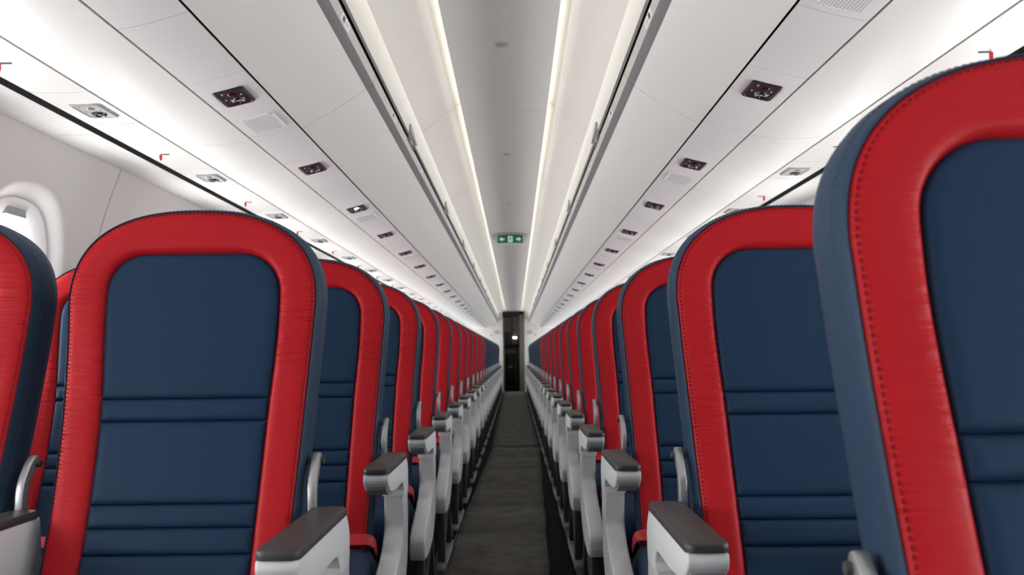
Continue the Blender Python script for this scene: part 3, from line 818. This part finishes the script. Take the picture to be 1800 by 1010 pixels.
def stitch_curve(bm, pts, r=0.0008, dash=0.0042, gap=0.0030):
    p = np.array(pts, float); d_ = np.r_[0, np.cumsum(np.linalg.norm(np.diff(p, axis=0), axis=1))]
    s = 0.002
    while s + dash < d_[-1]:
        a = np.array([np.interp(s, d_, p[:, k]) for k in range(3)]); c = np.array([np.interp(s + dash, d_, p[:, k]) for k in range(3)])
        add_tube(bm, a, c, r, 4); s += dash + gap
def stitches():
    bm = bmesh.new(); C = offset_curve(OC, -0.0065)
    stitch_curve(bm, [(u, yf(z) - 0.0058, z) for u, z in C], 0.0007)
    a = to_mesh('border_stitching', bm, 'stitchr', smooth=False)
    bm = bmesh.new(); C = offset_curve(OC, 0.0044)
    stitch_curve(bm, [(u, yf(z) + 0.021, z) for u, z in C], 0.0006)
    b_ = to_mesh('side_stitching', bm, 'stitchn', smooth=False)
    bm = bmesh.new()
    for z in GRV: stitch_curve(bm, [(u, yf(z) + 0.0035, z - 0.003) for u in np.linspace(-0.135, 0.135, 12)], 0.0007, 0.003, 0.003)
    c = to_mesh('seam_stitching', bm, 'stitchg', smooth=False)
    return a, b_, c

def cushion_mesh():
    """a padded seat: rows from back to front, rounded sides and a rolled front edge"""
    vs, fs = [], []; ny, nu = 26, 30
    prof = smooth_curve([(-0.180, CH - 0.480), (-0.22, CH - 0.466), (-0.34, CH - 0.455), (-0.50, CH - 0.446), (-0.585, CH - 0.455), (-0.625, CH - 0.490), (-0.628, CH - 0.540), (-0.60, CH - 0.575)], 5)
    us = np.sin(np.linspace(-math.pi/2, math.pi/2, nu + 1))
    base = CH - 0.59
    for y, z in prof:
        for s in us:
            drop = 0.045 * max(0, (abs(s) - 0.82) / 0.18)**2.4
            vs.append((0.212 * s, y, max(z - drop - 0.004*abs(s), base)))
        vs.append((0.218, y, (z + base)/2 - 0.01)); vs.append((0.205, y, base)); vs.append((-0.205, y, base)); vs.append((-0.218, y, (z + base)/2 - 0.01))
    W_ = nu + 5; n = len(prof)
    for i in range(n - 1):
        for j in range(W_): fs.append((i*W_ + j, i*W_ + (j+1) % W_, (i+1)*W_ + (j+1) % W_, (i+1)*W_ + j))
    fs.append(tuple(range(W_))); fs.append(tuple(range((n-1)*W_, n*W_))[::-1])
    return raw('seat_cushion', vs, fs, 'cush', angle=55)

def cushion_seam():
    bm = bmesh.new()
    for s in (-1, 1): stitch_curve(bm, [(s*0.176, y, z + 0.0008) for y, z in smooth_curve([(-0.20, CH - 0.470), (-0.34, CH - 0.459), (-0.50, CH - 0.450), (-0.58, CH - 0.457)], 5)], 0.0008)
    return to_mesh('seam_stitching', bm, 'stitchn', smooth=False)

def belt_mesh(sg):
    """red webbing across the back of the cushion, over its aisle edge and down to the anchor"""
    path = [(-0.205, -0.272, CH - 0.449), (-0.10, -0.277, CH - 0.443), (0.05, -0.274, CH - 0.444), (0.17, -0.268, CH - 0.446), (0.203, -0.258, CH - 0.449), (0.214, -0.240, CH - 0.461), (0.217, -0.222, CH - 0.490)]
    c = smooth_curve(path, 6); vs, fs = [], []
    for k, (x, y, z) in enumerate(c):
        f = k / (len(c) - 1); tw = max(0, (f - 0.55) / 0.45)
        a = (0.0, -0.020*(1 - 0.6*tw), -0.005); b_ = (0.0, 0.018*(1 - 0.6*tw), 0.012*(1 - 0.6*tw))
        for q in (a, b_):
            vs.append((sg*(x + q[0]), y + q[1], z + q[2]))
        for q in (b_, a): vs.append((sg*(x + q[0] + 0.0015), y + q[1] + 0.001, z + q[2] + 0.0025))
    n = len(c)
    for i in range(n - 1):
        for j in range(4): fs.append((i*4 + j, i*4 + (j+1) % 4, (i+1)*4 + (j+1) % 4, (i+1)*4 + j))
    fs += [(0, 1, 2, 3), tuple(4*(n-1) + j for j in (3, 2, 1, 0))]
    return raw('seat_belt', vs, fs, 'belt', angle=60)

PZ = CH - 0.248                      # top of the armrest pad
def mirror_box(sg, a, c): return sorted((sg*a, sg*c))
def arm_meshes(sg, a, c, deep=False):
    """a, c: inner and outer sideways limits, before mirroring"""
    x0, x1 = mirror_box(sg, a, c)
    yb, ytip = -0.130, -0.457
    # pad: a rounded slab, a little narrower towards the back
    bm = bmesh.new(); top = []
    pts = rrect((x1 - x0)/2, (yb - ytip)/2, 0.014, 5)
    cx, cy = (x0 + x1)/2, (yb + ytip)/2
    R = []
    for k, z in ((1.0, PZ - 0.013), (1.012, PZ - 0.008), (1.0, PZ - 0.003), (0.93, PZ)):
        R.append([bm.verts.new((cx + x*k, cy + y*(1 if k >= 1 else 0.985), z)) for x, y in pts])
    for p, q in zip(R[:-1], R[1:]):
        for i in range(len(p)): bm.faces.new((p[i], p[(i+1) % len(p)], q[(i+1) % len(p)], q[i]))
    bm.faces.new(R[0][::-1]); bm.faces.new(R[-1])
    pad = to_mesh('armrest_pad', bm, 'pad', 50)
    zt = PZ - 0.013
    if not deep:
        body = smooth_curve([(ytip + 0.003, zt), (ytip + 0.0005, zt - 0.014), (ytip + 0.010, zt - 0.028), (ytip + 0.045, zt - 0.044), (ytip + 0.13, zt - 0.052), (-0.235, zt - 0.052), (-0.205, zt - 0.057), (-0.192, zt - 0.075)], 5)
        body += [(-0.192, zt - 0.09), (-0.118, zt - 0.09)] + smooth_curve([(-0.112, zt - 0.07), (-0.112, zt - 0.03), (yb - 0.004, zt)], 4)
    else:
        body = smooth_curve([(ytip + 0.003, zt), (ytip + 0.0005, zt - 0.02), (ytip + 0.02, zt - 0.06), (ytip + 0.10, zt - 0.105), (-0.24, zt - 0.125), (-0.14, zt - 0.125), (-0.125, zt - 0.08), (yb + 0.002, zt)], 5)
    bd = prism_yz('armrest', body, x0 + 0.001, x1 - 0.001, 'arm', 0.004, 3, 30)
    # darker rounded underside of the nose
    nx0, nx1 = x0 + 0.006, x1 - 0.006
    nose = smooth_curve([(ytip + 0.004, zt - 0.026), (ytip + 0.012, zt - 0.038), (ytip + 0.05, zt - 0.052), (ytip + 0.12, zt - 0.057), (ytip + 0.12, zt - 0.045), (ytip + 0.012, zt - 0.022)], 3)
    nm = prism_yz('armrest_nose', nose, nx0, nx1, 'armu', 0.003, 2, 40)
    # curved metal bracket rising behind the pad along the side of the backrest
    bx0, bx1 = mirror_box(sg, a - 0.010 if not deep else a + 0.004, a + 0.004 if not deep else a + 0.018)
    cl = np.array(smooth_curve([(-0.118, PZ - 0.09), (-0.123, PZ - 0.02), (-0.118, PZ + 0.030), (-0.100, PZ + 0.060), (-0.083, PZ + 0.076)], 5))
    tn = np.gradient(cl, axis=0); tn /= np.linalg.norm(tn, axis=1)[:, None]; nn = np.stack([-tn[:, 1], tn[:, 0]], 1)
    tip = [tuple(cl[-1] + 0.0085*(math.cos(q)*nn[-1] + math.sin(q)*tn[-1])) for q in np.linspace(0, math.pi, 8)[1:-1]]
    br = [tuple(p) for p in cl + nn*0.0085] + tip + [tuple(p) for p in (cl - nn*0.0085)[::-1]]
    # mirrored in depth: the tip leans towards the seat in front
    bk = prism_yz('hinge_bracket', br, bx0, bx1, 'metal', 0.002, 2, 40)
    bolt = tube_mesh('hinge_bolt', ((bx0 + bx1)/2 - 0.012, -0.082, PZ + 0.070), ((bx0 + bx1)/2 + 0.012, -0.082, PZ + 0.070), 0.006, 'leg', 10)
    return pad, bd, nm, bk, bolt

def shroud_mesh(sg, a, c):
    x0, x1 = mirror_box(sg, a, c); zt = PZ - 0.075
    front = smooth_curve([(-0.190, zt), (-0.190, CH - 0.405), (-0.200, CH - 0.440), (-0.255, CH - 0.482), (-0.370, CH - 0.520), (-0.450, CH - 0.548), (-0.480, CH - 0.572), (-0.484, CH - 0.610)], 5)
    back = smooth_curve([(-0.474, CH - 0.632), (-0.36, CH - 0.636), (-0.22, CH - 0.612), (-0.130, CH - 0.54), (-0.100, CH - 0.44), (-0.100, zt)], 5)
    return prism_yz('leg_shroud', front + back, x0, x1, 'shroud', 0.006, 3, 30)

def leg_meshes(sg, u):
    out = []
    x0, x1 = mirror_box(sg, u - 0.014, u + 0.014)
    out.append(('leg', prism_yz('front_leg', [(-0.425, CH - 0.63), (-0.390, CH - 0.63), (-0.395, 0.03), (-0.425, 0.03)], x0, x1, 'leg', 0.004)))
    out.append(('leg', prism_yz('rear_leg', [(-0.15, CH - 0.60), (-0.11, CH - 0.60), (-0.02, 0.03), (-0.055, 0.03)], x0, x1, 'leg', 0.004)))
    out.append(('leg_brace', prism_yz('leg_brace', [(-0.405, 0.05), (-0.39, 0.04), (-0.12, CH - 0.645), (-0.14, CH - 0.635)], x0 + 0.004, x1 - 0.004, 'leg', 0.003)))
    x0, x1 = mirror_box(sg, u - 0.020, u + 0.020)
    out.append(('floor_fitting', prism_yz('floor_fitting', smooth_curve([(-0.46, 0.013), (-0.45, 0.034), (-0.40, 0.042), (-0.36, 0.026), (-0.15, 0.024), (-0.08, 0.026), (-0.05, 0.044), (0.0, 0.040), (0.03, 0.013)], 3), x0, x1, 'foot', 0.003)))
    return out

def seat_kit(kind, sg):
    """list of (name, mesh, parent name or None, kind)"""
    kit = list(COMMON)
    if kind == 'aisle':
        pad, bd, nm, bk, bolt = arm_meshes(sg, 0.226, 0.284)
        kit += [('armrest', bd, None, None), ('armrest_pad', pad, 'armrest', None), ('armrest_nose', nm, 'armrest', None), ('hinge_bracket', bk, None, None), ('hinge_bolt', bolt, 'hinge_bracket', None),
                ('leg_shroud', shroud_mesh(sg, 0.231, 0.280), None, None)]
        u = 0.255
    else:
        pad, bd, nm, bk, bolt = arm_meshes(sg, 0.224, 0.272, deep=True)
        kit += [('armrest', bd, None, None), ('armrest_pad', pad, 'armrest', None), ('hinge_bracket', bk, None, None), ('hinge_bolt', bolt, 'hinge_bracket', None)]
        u = 0.02
    kit += [('seat_belt', belt_mesh(sg), None, None)]
    for y in (-0.44, -0.17): kit.append(('seat_beam', tube_mesh('seat_beam', (-0.235, y, CH - 0.625), (0.235, y, CH - 0.625), 0.018, 'leg'), None, None))
    kit += [('seat_pan', box_mesh('seat_pan', -0.205, 0.205, -0.58, -0.13, CH - 0.606, CH - 0.588, 'leg', 0.004), None, None)]
    for nme, me in leg_meshes(sg, u): kit.append((nme, me, None, None))
    return kit

st_a, st_b, st_c = stitches()
_shell, _red, _cush = shell_mesh(), border_mesh('red'), cushion_mesh()
_navyborder = _red.copy(); _navyborder.materials[0] = M['navyside']
zs = [ZB] + GRV[::-1] + [IT]
COMMON = [('backrest', _shell, None, None), ('border', _red, 'backrest', None)]
for i, (z0, z1) in enumerate(zip(zs[:-1], zs[1:])):
    top = i == len(zs) - 2
    COMMON.append(('cushion_panel', panel_mesh(z0, z1, top, 36, 44 if top else 18), 'backrest', None))
COMMON += [('border_stitching', st_a, 'backrest', 'stuff'), ('side_stitching', st_b, 'backrest', 'stuff'), ('seam_stitching', st_c, 'backrest', 'stuff'),
           ('seat_cushion', _cush, None, None), ('seam_stitching', cushion_seam(), 'seat_cushion', 'stuff')]

def place_seat(kit, x, y, label, group, navy, fine):
    r = bpy.data.objects.new('aircraft_seat', None); col.objects.link(r)
    r.location = (x, y, 0); r['label'] = label; r['category'] = 'seat'; r['group'] = group
    seen = {}
    for nme, me, par, kd in kit:
        if kd == 'stuff' and not fine: continue
        if me is _red and navy: me = _navyborder
        o = link(nme, me, seen[par] if par else r, kind=kd)
        if par is None: seen[nme] = o
    return r

NAVY_FROM = 13
for sgn in (-1, 1):
    sg = -sgn                          # the aisle lies on this side of the seat
    xa = -0.564 if sgn < 0 else 0.502
    xw = xa + sgn * 0.497
    ka, kw = seat_kit('aisle', sg), seat_kit('window', sg)
    k0 = 1 if sgn < 0 else 0
    for k in range(k0, 24):
        n = k - k0 + 1; y = YROW(k) if sgn > 0 else YROW(k) - 0.015
        look = 'navy seat with red border' if k < NAVY_FROM else 'all-navy seat'
        place_seat(ka, xa, y, '%s, %s aisle seat from the camera on the %s' % (look, ordinal(n), SIDE[sgn]), SIDE[sgn] + ' aisle seats', k >= NAVY_FROM, k < 9)
        place_seat(kw, xw, y, '%s, %s window seat from the camera on the %s' % (look, ordinal(n), SIDE[sgn]), SIDE[sgn] + ' window seats', k >= NAVY_FROM, k < 5)
